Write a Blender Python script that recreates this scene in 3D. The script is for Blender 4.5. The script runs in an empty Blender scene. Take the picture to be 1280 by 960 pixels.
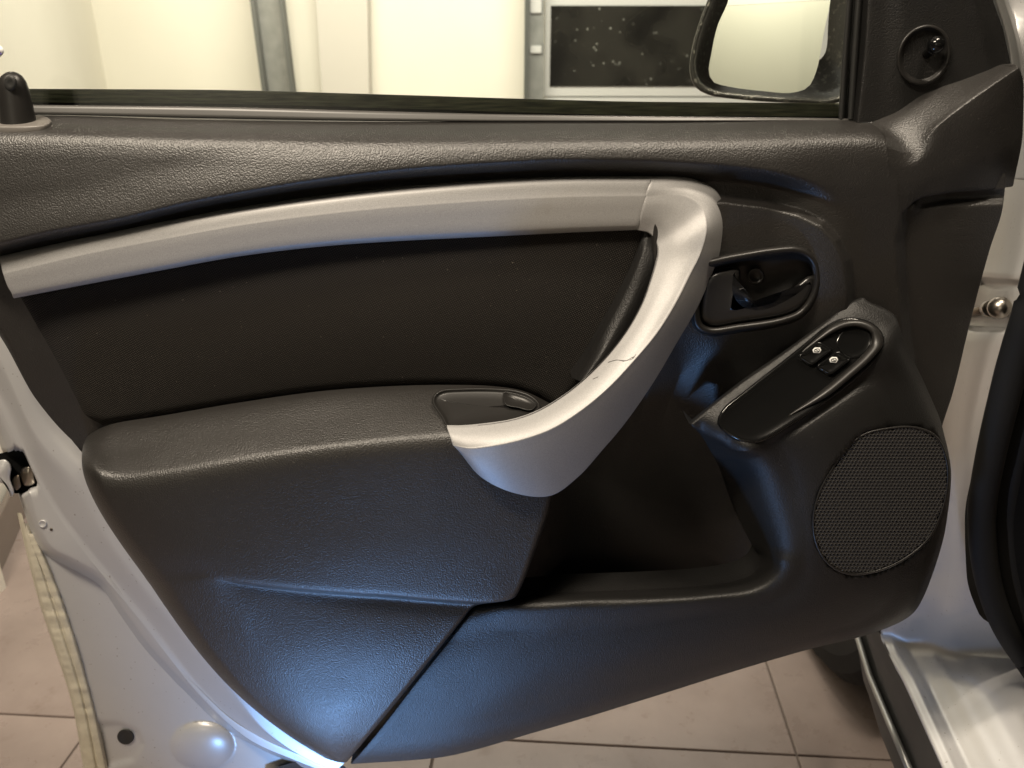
import bpy, bmesh, math, random
import numpy as np
from mathutils import Vector
from mathutils.bvhtree import BVHTree
random.seed(4); np.random.seed(4)
S = bpy.context.scene
COL = S.collection

# ------------------------------------------------------------------ camera
FPX, PITCH, D, ZC = 1000.0, math.radians(22), 0.72, 1.10
cd = bpy.data.cameras.new('camera'); cam = bpy.data.objects.new('camera', cd); COL.objects.link(cam)
cam.location = (0, 0, ZC); cam.rotation_euler = (math.pi/2 - PITCH, 0, 0)
cd.sensor_width = 36; cd.lens = FPX/1280*36; cd.clip_start = 0.02; cd.clip_end = 60
cd.dof.use_dof = True; cd.dof.focus_distance = 0.72; cd.dof.aperture_fstop = 9
S.camera = cam
# ------------------------------------------------------------------ light
W = bpy.data.worlds.new('World'); S.world = W; W.use_nodes = True
W.node_tree.nodes['Background'].inputs[0].default_value = (1, .9, .78, 1)
W.node_tree.nodes['Background'].inputs[1].default_value = 0.003
S.view_settings.view_transform = 'Standard'; S.view_settings.look = 'None'
S.view_settings.exposure = 0.0; S.view_settings.gamma = 1

def area(name, loc, target, sx, sy, power, color):
    l = bpy.data.lights.new(name, 'AREA'); l.shape = 'RECTANGLE'; l.size = sx; l.size_y = sy
    l.energy = power; l.color = color
    o = bpy.data.objects.new(name, l); COL.objects.link(o); o.location = loc
    o.rotation_euler = (Vector(target) - Vector(loc)).to_track_quat('-Z', 'Y').to_euler()
    return o
WARM = (1, .87, .70); COOL = (.24, .50, 1)
area('ceiling_lamp_near', (-.64, .06, 2.15), (-.3, .7, .95), .6, .14, 33, WARM)
area('ceiling_lamp_side', (.38, .40, 2.4), (.3, .7, .9), .5, .10, 22, WARM)
area('ceiling_lamp_far', (-.2, 3.0, 2.85), (-.2, 4.4, .8), 2.6, .8, 150, (1, .93, .80))
area('mirror_fill_lamp', (-1.72, -3.0, 2.3), (-1.72, -3.5, 1.2), .9, .2, 28, (1, .93, .80))  # unseen lamp, added to brighten the rear wall that the mirror reflects
fl = area('unseen_cool_lamp', (-.27, .30, .05), (-.09, .62, .38), .14, .10, 1.1, COOL); fl.data.spread = math.radians(85)  # unseen cool lamp near the floor, placed for the lower panel's blue sheen

# ------------------------------------------------------------------ pixel -> place helpers
cp, sp = math.cos(PITCH), math.sin(PITCH)
def ray(px, py):
    a = (np.asarray(px, float)-640)/FPX; b = (np.asarray(py, float)-480)/FPX
    return a, cp - b*sp, -sp - b*cp
def aty(px, py, y):
    a, b, c = ray(px, py); t = np.asarray(y, float)/b
    return np.stack([a*t, b*t, ZC + c*t], -1)
def at(px, py, w): return aty(px, py, D - np.asarray(w, float))       # w = metres in front of the glass plane
def ath(px, py, h):
    a, b, c = ray(px, py); t = (h-ZC)/c
    return np.stack([a*t, b*t, ZC + c*t], -1)
class Plane:
    def __init__(s, p0, p1, p2):
        s.o = np.array(p0, float); n = np.cross(np.array(p1)-s.o, np.array(p2)-s.o); n /= np.linalg.norm(n)
        if n @ (np.array([0, 0, ZC]) - s.o) < 0: n = -n
        s.n = n
    def at(s, px, py, h=0.0):
        a, b, c = ray(px, py); d = np.stack([a, b, c], -1); o = s.o + np.multiply.outer(np.asarray(h, float), s.n)
        t = ((o - np.array([0, 0, ZC])) @ s.n)/(d @ s.n)
        return np.array([0, 0, ZC]) + d*np.asarray(t)[..., None]
def pchip(x, y, q):
    x = np.asarray(x, float); y = np.asarray(y, float); q = np.clip(np.asarray(q, float), x[0], x[-1])
    h = np.diff(x); dl = np.diff(y)/h; n = len(x); d = np.zeros(n)
    if n == 2: return y[0] + dl[0]*(q-x[0])
    for i in range(1, n-1):
        if dl[i-1]*dl[i] > 0:
            w1 = 2*h[i]+h[i-1]; w2 = h[i]+2*h[i-1]; d[i] = (w1+w2)/(w1/dl[i-1]+w2/dl[i])
    d[0] = dl[0]; d[-1] = dl[-1]
    i = np.clip(np.searchsorted(x, q)-1, 0, n-2); t = (q-x[i])/h[i]
    return (y[i]*(1+2*t)*(1-t)**2 + h[i]*d[i]*t*(1-t)**2 + y[i+1]*t*t*(3-2*t) + h[i]*d[i+1]*t*t*(t-1))
def spline(pts, n, closed=False, even=True):
    """centripetal-like smooth curve through points (any dim), n samples even in arc length of the first two axes"""
    P = np.array(pts, float)
    if closed: P = np.vstack([P[-3:], P, P[:3]])
    ch = np.maximum(np.linalg.norm(np.diff(P[:, :2], axis=0), axis=1), 1e-9)
    k = np.concatenate([[0], np.cumsum(ch**.6)]); m = len(P)
    T = np.zeros_like(P)
    for i in range(m):
        if i == 0: T[i] = (P[1]-P[0])/(k[1]-k[0])
        elif i == m-1: T[i] = (P[-1]-P[-2])/(k[-1]-k[-2])
        else:
            a = (P[i]-P[i-1])/(k[i]-k[i-1]); b = (P[i+1]-P[i])/(k[i+1]-k[i]); ha = k[i]-k[i-1]; hb = k[i+1]-k[i]
            T[i] = (a*hb+b*ha)/(ha+hb)
    def ev(q):
        i = np.clip(np.searchsorted(k, q, side='right')-1, 0, m-2); h = (k[i+1]-k[i]); t = ((q-k[i])/h)[:, None]; h = h[:, None]
        return P[i]*(1+2*t)*(1-t)**2 + h*T[i]*t*(1-t)**2 + P[i+1]*t*t*(3-2*t) + h*T[i+1]*t*t*(t-1)
    lo, hi = (k[3], k[m-3]) if closed else (k[0], k[-1])
    q = np.linspace(lo, hi, n*12+1); E = ev(q)
    if not even: return ev(np.linspace(lo, hi, n))
    s = np.concatenate([[0], np.cumsum(np.linalg.norm(np.diff(E[:, :2], axis=0), axis=1))])
    return ev(np.interp(np.linspace(0, s[-1], n, endpoint=not closed), s, q))
def sdf(poly, X, Y):
    """signed distance, positive inside"""
    P = np.array(poly, float); Q = np.roll(P, -1, 0); best = np.full(X.shape, 1e9); ins = np.zeros(X.shape, bool)
    for (x0, y0), (x1, y1) in zip(P, Q):
        dx, dy = x1-x0, y1-y0; t = np.clip(((X-x0)*dx+(Y-y0)*dy)/(dx*dx+dy*dy+1e-12), 0, 1)
        best = np.minimum(best, np.hypot(X-x0-t*dx, Y-y0-t*dy))
        c = ((y0 > Y) != (y1 > Y)) & (X < (x1-x0)*(Y-y0)/(y1-y0+1e-12)+x0); ins ^= c
    return np.where(ins, best, -best)
def sstep(a, b, x):
    t = np.clip((x-a)/(b-a), 0, 1); return t*t*(3-2*t)

# ------------------------------------------------------------------ object helpers
def link(name, me, parent=None, mats=()):
    o = bpy.data.objects.new(name, me); COL.objects.link(o)
    for m in mats: me.materials.append(m)
    if parent is not None: o.parent = parent
    return o
def thing(name, label, cat, loc=(0, 0, 0), group=None):
    o = bpy.data.objects.new(name, None); COL.objects.link(o); o.location = loc; o.empty_display_size = .05
    o['label'] = label; o['category'] = cat
    if group: o['group'] = group
    return o
def mesh(name, V, F, mat, parent=None, smooth=True, off=None):
    V = np.asarray(V, float)
    if parent is not None: V = V - np.array(parent_origin(parent))
    me = bpy.data.meshes.new(name); me.from_pydata(V.tolist(), [], F)
    bm = bmesh.new(); bm.from_mesh(me); bm.to_mesh(me); bm.free()
    if smooth: me.polygons.foreach_set('use_smooth', [True]*len(me.polygons))
    me.update()
    return link(name, me, parent, [mat] if mat else [])
def parent_origin(p):
    v = Vector((0, 0, 0))
    while p is not None: v += p.location; p = p.parent
    return v
def gridfaces(nr, nc, base=0, closed=False, flip=False):
    F = []
    for i in range(nr-1):
        for j in range(nc if closed else nc-1):
            a = base+i*nc+j; b = base+i*nc+(j+1) % nc; c = b+nc; d = a+nc
            F.append((a, d, c, b) if not flip else (a, b, c, d))
    return F
BACK = np.array([0, 1, 0.0])
def skirted(G, sides, depth, r=.0012):
    """wrap the open borders of a grid back from the viewer so it has real thickness; G (nr,nc,3)"""
    nr, nc, _ = G.shape
    def ext(G, side):
        e, i = {'t': (G[0], G[1]), 'b': (G[-1], G[-2]), 'l': (G[:, 0], G[:, 1]), 'r': (G[:, -1], G[:, -2])}[side]
        o = e-i; ln = np.linalg.norm(o, axis=-1, keepdims=True); o = o/np.maximum(ln, 1e-9)
        rows = [e + o*r*.7 + BACK*r*.3, e + o*r + BACK*r, e + o*r + BACK*(r+.0006), e + o*r + BACK*depth]
        return rows
    for s in sides:
        rows = ext(G, s)
        if s == 't': G = np.concatenate([np.stack(rows[::-1]), G], 0)
        if s == 'b': G = np.concatenate([G, np.stack(rows)], 0)
        if s == 'l': G = np.concatenate([np.stack(rows[::-1], 1), G], 1)
        if s == 'r': G = np.concatenate([G, np.stack(rows, 1)], 1)
    return G
def sheet(name, G, mat, parent=None, smooth=True):
    return mesh(name, G.reshape(-1, 3), gridfaces(G.shape[0], G.shape[1]), mat, parent, smooth)
def loft(rows, n, m, even=True, smoothw=0):
    """rows of (px,py,w) -> pixel grid arrays (X,Y,Wd) with m samples between rows"""
    R = np.stack([spline(r, n, even=even) for r in rows])            # k,n,3
    k = len(rows); t = np.arange(k)
    q = np.linspace(0, k-1, (k-1)*m+1)
    out = np.zeros((len(q), n, 3))
    # cardinal interpolation with chord lengths per column median
    ch = np.maximum(np.median(np.linalg.norm(np.diff(R[..., :2], axis=0), axis=2), axis=1), 1.0)
    kk = np.concatenate([[0], np.cumsum(ch)])
    qq = np.interp(q, t, kk)
    for c in range(3):
        for j in range(n): out[:, j, c] = pchip(kk, R[:, j, c], qq)
    return out[..., 0], out[..., 1], out[..., 2]
def rings(name, loops, mat, parent, cap=True, n=64, fn=at, smooth=True, capback=False):
    """closed loops of (px,py,w) lofted in order; last one capped"""
    V = []
    for l in loops:
        s = spline(l, n, closed=True); V.append(fn(s[:, 0], s[:, 1], s[:, 2]))
    V = np.stack(V); F = gridfaces(len(loops), n, closed=True)
    V = V.reshape(-1, 3)
    if cap:
        c = V[-n:].mean(0); V = np.vstack([V, c]); ci = len(V)-1; b = (len(loops)-1)*n
        F += [(b+j, ci, b+(j+1) % n) for j in range(n)]
    return mesh(name, V, F, mat, parent, smooth)
def shrink(pts, d, n=64):
    """inset a closed pixel outline by d px"""
    P = spline(pts, n, closed=True); T = np.roll(P, -1, 0)-np.roll(P, 1, 0); T /= np.linalg.norm(T, axis=1, keepdims=True)+1e-9
    N = np.stack([-T[:, 1], T[:, 0]], 1)
    a = np.sum(P[:, 0]*np.roll(P[:, 1], -1)-np.roll(P[:, 0], -1)*P[:, 1])
    if a < 0: N = -N
    return P + N*d
def withh(P, h): P = np.asarray(P, float); return np.column_stack([P[:, :2], np.full(len(P), h)])
def tube(name, pts, r, mat, parent=None, seg=10, n=None, flat=None, taper=0):
    P = np.array(pts, float)
    if n: 
        P = spline3(P, n)
    r0_ = r; T = np.gradient(P, axis=0); T /= np.linalg.norm(T, axis=1, keepdims=True)
    up = np.array([0, 0, 1.0]); V = []
    for i_, (p, t) in enumerate(zip(P, T)):
        r = r0_*(1 if not taper else min(1, .12+min(i_, len(P)-1-i_)/taper))
        a = np.cross(t, up); a = a/np.linalg.norm(a) if np.linalg.norm(a) > 1e-4 else np.array([1, 0, 0]); b = np.cross(a, t)
        for k in range(seg):
            th = 2*math.pi*k/seg; V.append(p + r*(math.cos(th)*a + math.sin(th)*b*(flat or 1)))
    F = gridfaces(len(P), seg, closed=True)
    F.append(tuple(range(seg))); F.append(tuple((len(P)-1)*seg + k for k in range(seg))[::-1])
    return mesh(name, V, F, mat, parent)
def spline3(P, n):
    k = np.concatenate([[0], np.cumsum(np.linalg.norm(np.diff(P, axis=0), axis=1))]); q = np.linspace(0, k[-1], n)
    return np.stack([pchip(k, P[:, c], q) for c in range(3)], 1)
def boxm(name, x0, x1, y0, y1, z0, z1, mat, parent=None, bev=0.0, smooth=False):
    bm = bmesh.new(); bmesh.ops.create_cube(bm, size=1)
    o = parent_origin(parent) if parent is not None else Vector((0, 0, 0))
    for v in bm.verts:
        v.co = Vector((x0+(v.co.x+.5)*(x1-x0), y0+(v.co.y+.5)*(y1-y0), z0+(v.co.z+.5)*(z1-z0)))-o
    if bev: bmesh.ops.bevel(bm, geom=bm.edges[:], offset=bev, segments=2, affect='EDGES')
    me = bpy.data.meshes.new(name); bm.to_mesh(me); bm.free()
    return link(name, me, parent, [mat])
def bvh(*objs):
    V = []; F = []
    for o in objs:
        b = len(V); off = parent_origin(o)
        V += [v.co + off for v in o.data.vertices]; F += [[b+i for i in p.vertices] for p in o.data.polygons]
    return BVHTree.FromPolygons(V, F)
def onto(tree, px, py, h=.0003):
    a, b, c = ray(px, py); d = Vector((float(a), float(b), float(c))).normalized()
    loc, nor, i, dist = tree.ray_cast(Vector((0, 0, ZC)), d)
    if loc is None: return None
    if nor.dot(d) > 0: nor = -nor
    return np.array(loc + nor*h)

# ------------------------------------------------------------------ materials
def mat(name, base=(.5, .5, .5), rough=.5, metal=0., spec=.5, build=None):
    m = bpy.data.materials.new(name); m.use_nodes = True; nt = m.node_tree; b = nt.nodes['Principled BSDF']
    b.inputs['Base Color'].default_value = (*base, 1); b.inputs['Roughness'].default_value = rough
    b.inputs['Metallic'].default_value = metal; b.inputs['Specular IOR Level'].default_value = spec
    if build: build(nt, b)
    return m
def N(nt, t, **k):
    n = nt.nodes.new(t)
    for a, v in k.items():
        if a in n.inputs: n.inputs[a].default_value = v
        else: setattr(n, a, v)
    return n
def coords(nt, scale=(1, 1, 1), rot=(0, 0, 0)):
    tc = N(nt, 'ShaderNodeTexCoord'); mp = N(nt, 'ShaderNodeMapping'); mp.inputs['Scale'].default_value = scale; mp.inputs['Rotation'].default_value = rot
    nt.links.new(tc.outputs['Object'], mp.inputs['Vector']); return mp.outputs['Vector']
def ramp(nt, src, stops):
    r = N(nt, 'ShaderNodeValToRGB'); e = r.color_ramp.elements
    while len(e) < len(stops): e.new(.5)
    for el, (p, c) in zip(e, stops): el.position = p; el.color = (c, c, c, 1) if not isinstance(c, tuple) else (*c, 1)
    nt.links.new(src, r.inputs[0]); return r.outputs[0]
def mixc(nt, fac, a, b):
    m = N(nt, 'ShaderNodeMix', data_type='RGBA')
    nt.links.new(fac, m.inputs[0])
    for s, v in ((6, a), (7, b)):
        if isinstance(v, tuple): m.inputs[s].default_value = (*v, 1)
        else: nt.links.new(v, m.inputs[s])
    return m.outputs[2]
def grain(scale=780, strength=.6, dist=.0005, dust=.12, col=(.0145, .0132, .012), r0=.36, r1=.44):
    def f(nt, b):
        v = coords(nt)
        n0 = N(nt, 'ShaderNodeTexNoise', Scale=420., Detail=2.); nt.links.new(v, n0.inputs['Vector'])
        wv = N(nt, 'ShaderNodeVectorMath', operation='MULTIPLY_ADD'); nt.links.new(n0.outputs['Color'], wv.inputs[0]); wv.inputs[1].default_value = (.0014,)*3; nt.links.new(v, wv.inputs[2])
        vo = N(nt, 'ShaderNodeTexVoronoi', Scale=float(scale), feature='SMOOTH_F1'); vo.inputs['Smoothness'].default_value = .6; nt.links.new(wv.outputs[0], vo.inputs['Vector'])
        n1 = N(nt, 'ShaderNodeTexNoise', Scale=scale*2.6, Detail=3.); nt.links.new(v, n1.inputs['Vector'])
        ad = N(nt, 'ShaderNodeMath', operation='MULTIPLY_ADD'); nt.links.new(n1.outputs[0], ad.inputs[0]); ad.inputs[1].default_value = .5; nt.links.new(vo.outputs['Distance'], ad.inputs[2])
        bp = N(nt, 'ShaderNodeBump', Strength=strength, Distance=dist, invert=True); nt.links.new(ad.outputs[0], bp.inputs['Height']); nt.links.new(bp.outputs[0], b.inputs['Normal'])
        # wear and hand smears
        n2 = N(nt, 'ShaderNodeTexNoise', Scale=9., Detail=5., Roughness=.65); nt.links.new(v, n2.inputs['Vector'])
        rr = N(nt, 'ShaderNodeMapRange'); nt.links.new(n2.outputs[0], rr.inputs[0]); rr.inputs[1].default_value = .3; rr.inputs[2].default_value = .7; rr.inputs[3].default_value = r0; rr.inputs[4].default_value = r1
        nt.links.new(rr.outputs[0], b.inputs['Roughness'])
        # dust motes
        n3 = N(nt, 'ShaderNodeTexNoise', Scale=330., Detail=1.); nt.links.new(v, n3.inputs['Vector'])
        mk = ramp(nt, n3.outputs[0], [(.76, 0.), (.80, dust)])
        c2 = tuple(x*1.35 for x in col)
        cc = mixc(nt, n2.outputs[0], col, c2)
        nt.links.new(mixc(nt, mk, cc, (.28, .26, .23)), b.inputs['Base Color'])
    return f
M = {}
M['grain'] = mat('grained black plastic', build=grain(), spec=.7)
M['grain_fine'] = mat('fine grained black plastic', build=grain(900, .7, .0004, .08, (.0080, .0076, .0072), .42, .52), spec=.45)
M['satin'] = mat('smooth black plastic', (.014, .013, .012), .38, spec=.45)
M['gloss'] = mat('glossy black plastic', (.0045, .0045, .0045), .14, spec=.4)
M['rubber'] = mat('black rubber', (.018, .018, .017), .55, spec=.4)
M['greyrub'] = mat('grey rubber lip', (.05, .048, .045), .38, spec=.5)
M['bezel'] = mat('grey plastic bezel', (.13, .12, .11), .45)
M['grillep'] = mat('dusty grille plastic', (.032, .030, .028), .55, spec=.4)
M['grillev'] = mat('dark grille backing', (.010, .0095, .009), .9, spec=.1)
M['lever'] = mat('charcoal lever plastic', (.020, .019, .018), .3, spec=.5)
M['seal'] = mat('matt black seal', (.010, .010, .010), .75, spec=.2)
M['scratch'] = mat('worn scratch', (.06, .055, .05), .7)
M['void'] = mat('dark felt', (.006, .006, .006), .95, spec=.1)
def f_silver(nt, b):
    v = coords(nt)
    n = N(nt, 'ShaderNodeTexNoise', Scale=1500., Detail=1.); nt.links.new(v, n.inputs['Vector'])
    c = ramp(nt, n.outputs[0], [(.3, (.335, .331, .328)), (.7, (.43, .425, .421))])
    n2 = N(nt, 'ShaderNodeTexNoise', Scale=22., Detail=6., Roughness=.7); nt.links.new(v, n2.inputs['Vector'])
    g = ramp(nt, n2.outputs[0], [(.60, 0.), (.78, .35)])
    nt.links.new(mixc(nt, g, c, (.30, .28, .25)), b.inputs['Base Color'])
    bp = N(nt, 'ShaderNodeBump', Strength=.12, Distance=.0002); nt.links.new(n.outputs[0], bp.inputs['Height']); nt.links.new(bp.outputs[0], b.inputs['Normal'])
M['silver'] = mat('satin silver paint', rough=.54, metal=.3, build=f_silver)
def f_fabric(nt, b):
    v = coords(nt, (1, 1, 1), (0, math.radians(28), 0))
    w1 = N(nt, 'ShaderNodeTexWave', wave_type='BANDS', bands_direction='X', Scale=180.); nt.links.new(v, w1.inputs['Vector'])
    w2 = N(nt, 'ShaderNodeTexWave', wave_type='BANDS', bands_direction='Z', Scale=180.); nt.links.new(v, w2.inputs['Vector'])
    mu = N(nt, 'ShaderNodeMath', operation='MULTIPLY'); nt.links.new(w1.outputs[1], mu.inputs[0]); nt.links.new(w2.outputs[1], mu.inputs[1])
    n3 = N(nt, 'ShaderNodeTexNoise', Scale=420., Detail=1.); nt.links.new(v, n3.inputs['Vector'])
    mk = ramp(nt, n3.outputs[0], [(.77, 0.), (.80, .5)])
    c = mixc(nt, mu.outputs[0], (.008, .0072, .0064), (.062, .054, .046))
    nt.links.new(mixc(nt, mk, c, (.2, .18, .15)), b.inputs['Base Color'])
    bp = N(nt, 'ShaderNodeBump', Strength=.6, Distance=.0006); nt.links.new(mu.outputs[0], bp.inputs['Height']); nt.links.new(bp.outputs[0], b.inputs['Normal'])
M['fabric'] = mat('black woven fabric', rough=.85, spec=.2, build=f_fabric)
def f_paint(nt, b):
    v = coords(nt)
    n2 = N(nt, 'ShaderNodeTexNoise', Scale=7., Detail=6., Roughness=.7); nt.links.new(v, n2.inputs['Vector'])
    c = mixc(nt, n2.outputs[0], (.47, .47, .475), (.55, .545, .54))
    n3 = N(nt, 'ShaderNodeTexNoise', Scale=260., Detail=1.); nt.links.new(v, n3.inputs['Vector'])
    mk = ramp(nt, n3.outputs[0], [(.745, 0.), (.78, .55)])
    nt.links.new(mixc(nt, mk, c, (.16, .12, .09)), b.inputs['Base Color'])
    b.inputs['Coat Weight'].default_value = .25; b.inputs['Coat Roughness'].default_value = .22
M['paint'] = mat('silver grey car paint', rough=.38, metal=.25, build=f_paint)
def f_sealer(nt, b):
    v = coords(nt)
    n2 = N(nt, 'ShaderNodeTexNoise', Scale=90., Detail=5.); nt.links.new(v, n2.inputs['Vector'])
    nt.links.new(mixc(nt, n2.outputs[0], (.48, .44, .34), (.70, .65, .52)), b.inputs['Base Color'])
    bp = N(nt, 'ShaderNodeBump', Strength=.6, Distance=.0015); nt.links.new(n2.outputs[0], bp.inputs['Height']); nt.links.new(bp.outputs[0], b.inputs['Normal'])
M['sealer'] = mat('painted seam sealer', rough=.45, build=f_sealer)
M['steel'] = mat('worn steel', (.42, .38, .33), .3, 1.0)
M['darksteel'] = mat('greasy steel', (.16, .13, .10), .4, .9)
M['white'] = mat('white print', (.62, .62, .60), .5)
M['sticker'] = mat('white sticker', (.8, .8, .8), .5)
M['purple'] = mat('purple print', (.10, .06, .35), .5)
M['mirror'] = mat('mirror silvering', (.95, .95, .93), .02, 1.0)
def f_housing(nt, b):
    v = coords(nt); n3 = N(nt, 'ShaderNodeTexNoise', Scale=170., Detail=3.); nt.links.new(v, n3.inputs['Vector'])
    mk = ramp(nt, n3.outputs[0], [(.56, 0.), (.70, .6)])
    nt.links.new(mixc(nt, mk, (.02, .02, .018), (.35, .34, .30)), b.inputs['Base Color'])
M['housing'] = mat('dusty black housing', rough=.4, build=f_housing)
def f_glass(nt, b):
    out = nt.nodes['Material Output']; tr = N(nt, 'ShaderNodeBsdfTransparent'); tr.inputs[0].default_value = (.97, .985, .955, 1)
    gl = N(nt, 'ShaderNodeBsdfGlossy'); gl.inputs['Roughness'].default_value = .01
    fr = N(nt, 'ShaderNodeFresnel', IOR=1.45); mx = N(nt, 'ShaderNodeMixShader')
    nt.links.new(fr.outputs[0], mx.inputs[0]); nt.links.new(tr.outputs[0], mx.inputs[1]); nt.links.new(gl.outputs[0], mx.inputs[2]); nt.links.new(mx.outputs[0], out.inputs[0])
M['glass'] = mat('window glass', build=f_glass)
def f_green(nt, b):
    v = coords(nt, (6, 1, 90)); n = N(nt, 'ShaderNodeTexNoise', Scale=6., Detail=5.); nt.links.new(v, n.inputs['Vector'])
    nt.links.new(ramp(nt, n.outputs[0], [(.35, (.03, .034, .02)), (.7, (.16, .165, .10))]), b.inputs['Base Color'])
M['greenedge'] = mat('dusty outer weatherstrip', rough=.6, build=f_green)
def f_wall(nt, b):
    v = coords(nt); n = N(nt, 'ShaderNodeTexNoise', Scale=3., Detail=5.); nt.links.new(v, n.inputs['Vector'])
    nt.links.new(mixc(nt, n.outputs[0], (.76, .73, .645), (.83, .80, .72)), b.inputs['Base Color'])
M['wall'] = mat('cream wall paint', rough=.7, build=f_wall)
M['ceil'] = mat('grey ceiling paint', (.13, .127, .12), .8)
M['concrete'] = mat('bare grey wall', (.07, .068, .066), .8)
M['pilaster'] = mat('pale grey paint', (.60, .57, .52), .6)
M['skirt'] = mat('grey brown skirting', (.20, .165, .14), .5)
def f_galv(nt, b):
    v = coords(nt); n = N(nt, 'ShaderNodeTexNoise', Scale=14., Detail=4.); nt.links.new(v, n.inputs['Vector'])
    nt.links.new(mixc(nt, n.outputs[0], (.13, .135, .13), (.34, .345, .33)), b.inputs['Base Color'])
M['galv'] = mat('galvanised steel', rough=.5, metal=.4, build=f_galv)
M['galvd'] = mat('dull dark galvanised edge', (.07, .075, .07), .6)
M['gdoor'] = mat('white sectional door', (.56, .56, .55), .45)
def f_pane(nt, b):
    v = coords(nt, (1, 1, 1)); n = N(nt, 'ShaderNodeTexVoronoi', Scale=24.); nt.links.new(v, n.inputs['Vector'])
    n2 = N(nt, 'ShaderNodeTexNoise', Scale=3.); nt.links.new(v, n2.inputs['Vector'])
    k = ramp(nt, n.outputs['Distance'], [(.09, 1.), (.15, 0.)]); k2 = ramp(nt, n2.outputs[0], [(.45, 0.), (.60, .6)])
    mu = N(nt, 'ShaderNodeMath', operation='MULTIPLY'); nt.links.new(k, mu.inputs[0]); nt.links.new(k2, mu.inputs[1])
    nt.links.new(mixc(nt, mu.outputs[0], ramp(nt, n2.outputs[0], [(.42, (.006, .006, .006)), (.60, (.024, .023, .02))]), (.42, .42, .38)), b.inputs['Base Color'])  # reflections put into the colour: pale specks over a faint grey smear
M['pane'] = mat('dark pane with painted reflections', rough=.12, build=f_pane)
def f_tile(nt, b):
    v = coords(nt)
    oi = N(nt, 'ShaderNodeObjectInfo'); av = N(nt, 'ShaderNodeVectorMath', operation='ADD'); nt.links.new(v, av.inputs[0]); nt.links.new(oi.outputs['Random'], av.inputs[1])
    n = N(nt, 'ShaderNodeTexNoise', Scale=5., Detail=8., Roughness=.65); nt.links.new(av.outputs[0], n.inputs['Vector'])
    c = ramp(nt, n.outputs[0], [(.3, (.265, .212, .19)), (.7, (.355, .29, .262))])
    n3 = N(nt, 'ShaderNodeTexNoise', Scale=13., Detail=6., Roughness=.7); nt.links.new(av.outputs[0], n3.inputs['Vector'])
    d = ramp(nt, n3.outputs[0], [(.60, 0.), (.75, .5)])
    nt.links.new(mixc(nt, d, c, (.16, .11, .085)), b.inputs['Base Color'])
    nt.links.new(ramp(nt, n3.outputs[0], [(.3, .22), (.7, .42)]), b.inputs['Roughness'])
M['tile'] = mat('beige floor tile', build=f_tile)
M['grout'] = mat('brown grout', (.17, .138, .12), .9)
M['tyre'] = mat('tyre rubber', (.012, .012, .012), .8, spec=.3)
M['clad'] = mat('black sill cladding', (.02, .02, .02), .5)
M['trimstrip'] = mat('grey step edge', (.30, .30, .29), .35, .6)

# ------------------------------------------------------------------ room
floor = boxm('floor', -4.2, 4.5, -4, 6, -.12, -.004, M['grout']); floor['kind'] = 'structure'
TS, TA = .62, math.radians(-3.8); tn = (.487, 1.03)
tm = bpy.data.meshes.new('floor_tile'); bm = bmesh.new(); bmesh.ops.create_cube(bm, size=1)
for v in bm.verts: v.co = Vector((v.co.x*(TS-.004), v.co.y*(TS-.004), v.co.z*.008))
bmesh.ops.bevel(bm, geom=[e for e in bm.edges if all(v.co.z > 0 for v in e.verts)], offset=.0012, segments=1, affect='EDGES')
bm.to_mesh(tm); bm.free(); tm.materials.append(M['tile'])
for i in range(-4, 5):
    for j in range(-4, 6):
        x = (i+.5)*TS; y = (j+.5)*TS
        px = tn[0]+x*math.cos(TA)-y*math.sin(TA); py = tn[1]+x*math.sin(TA)+y*math.cos(TA)
        if not (-2.4 < px < 2.6 and -1.2 < py < 4.4): continue
        o = bpy.data.objects.new('floor_tile', tm); COL.objects.link(o); o.parent = floor
        o.location = (px, py, random.uniform(-.0003, .0003)-.004); o.rotation_euler = (0, 0, TA)
WY = 4.92
def wallbox(name, a, b, th, z0, z1, m):
    a = np.array(a, float); b = np.array(b, float); t = (b-a)/np.linalg.norm(b-a); n = np.array([-t[1], t[0]])*th
    P = [a, b, b+n, a+n]; V = [(*p, z0) for p in P]+[(*p, z1) for p in P]
    return mesh(name, V, [(0, 1, 2, 3), (4, 7, 6, 5), (0, 4, 5, 1), (1, 5, 6, 2), (2, 6, 7, 3), (3, 7, 4, 0)], m, None, False)
def tag(o, label, cat, group=None):
    o['label'] = label; o['category'] = cat
    if group: o['group'] = group
    return o
lx = lambda y: -1.237-.336*(y-1.64)
tag(wallbox('side_wall', (lx(1.35), 1.35), (lx(WY), WY), .15, -.003, 3.0, M['wall']), 'plain cream side wall seen through the left end of the car window', 'wall')
tag(wallbox('end_wall', (lx(WY)+.0, WY), (4.0, WY), .15, -.003, 3.0, M['wall']), 'cream end wall of the garage behind the steel rails', 'wall')
tag(wallbox('far_side_wall', (4.0, WY), (4.0, -3.5), .15, -.003, 3.0, M['concrete']), 'bare grey wall on the far side of the car', 'wall')
tag(wallbox('rear_wall', (4.0, -3.5), (-4.0, -3.5), .15, -.003, 3.0, M['wall']), 'cream wall reflected in the door mirror', 'wall')
c = boxm('ceiling', -4.2, 4.2, -3.7, 5.1, 3.0, 3.1, M['ceil']); c['kind'] = 'structure'
tag(wallbox('return_wall', (lx(1.35), 1.35), (-4.0, 1.35), -.15, -.003, 3.0, M['wall']), 'cream return wall left of the car, out of view', 'wall')
tag(wallbox('left_wall', (-4.0, 1.35), (-4.0, -3.5), -.15, -.003, 3.0, M['concrete']), 'bare grey wall at the left end of the garage', 'wall')
sk = wallbox('skirting', (lx(1.36)+.012, 1.36), (lx(WY-.01)+.012, WY-.01), -.012, -.002, .10, M['skirt'])
tag(sk, 'grey brown skirting at the foot of the cream side wall', 'skirting')
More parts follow.
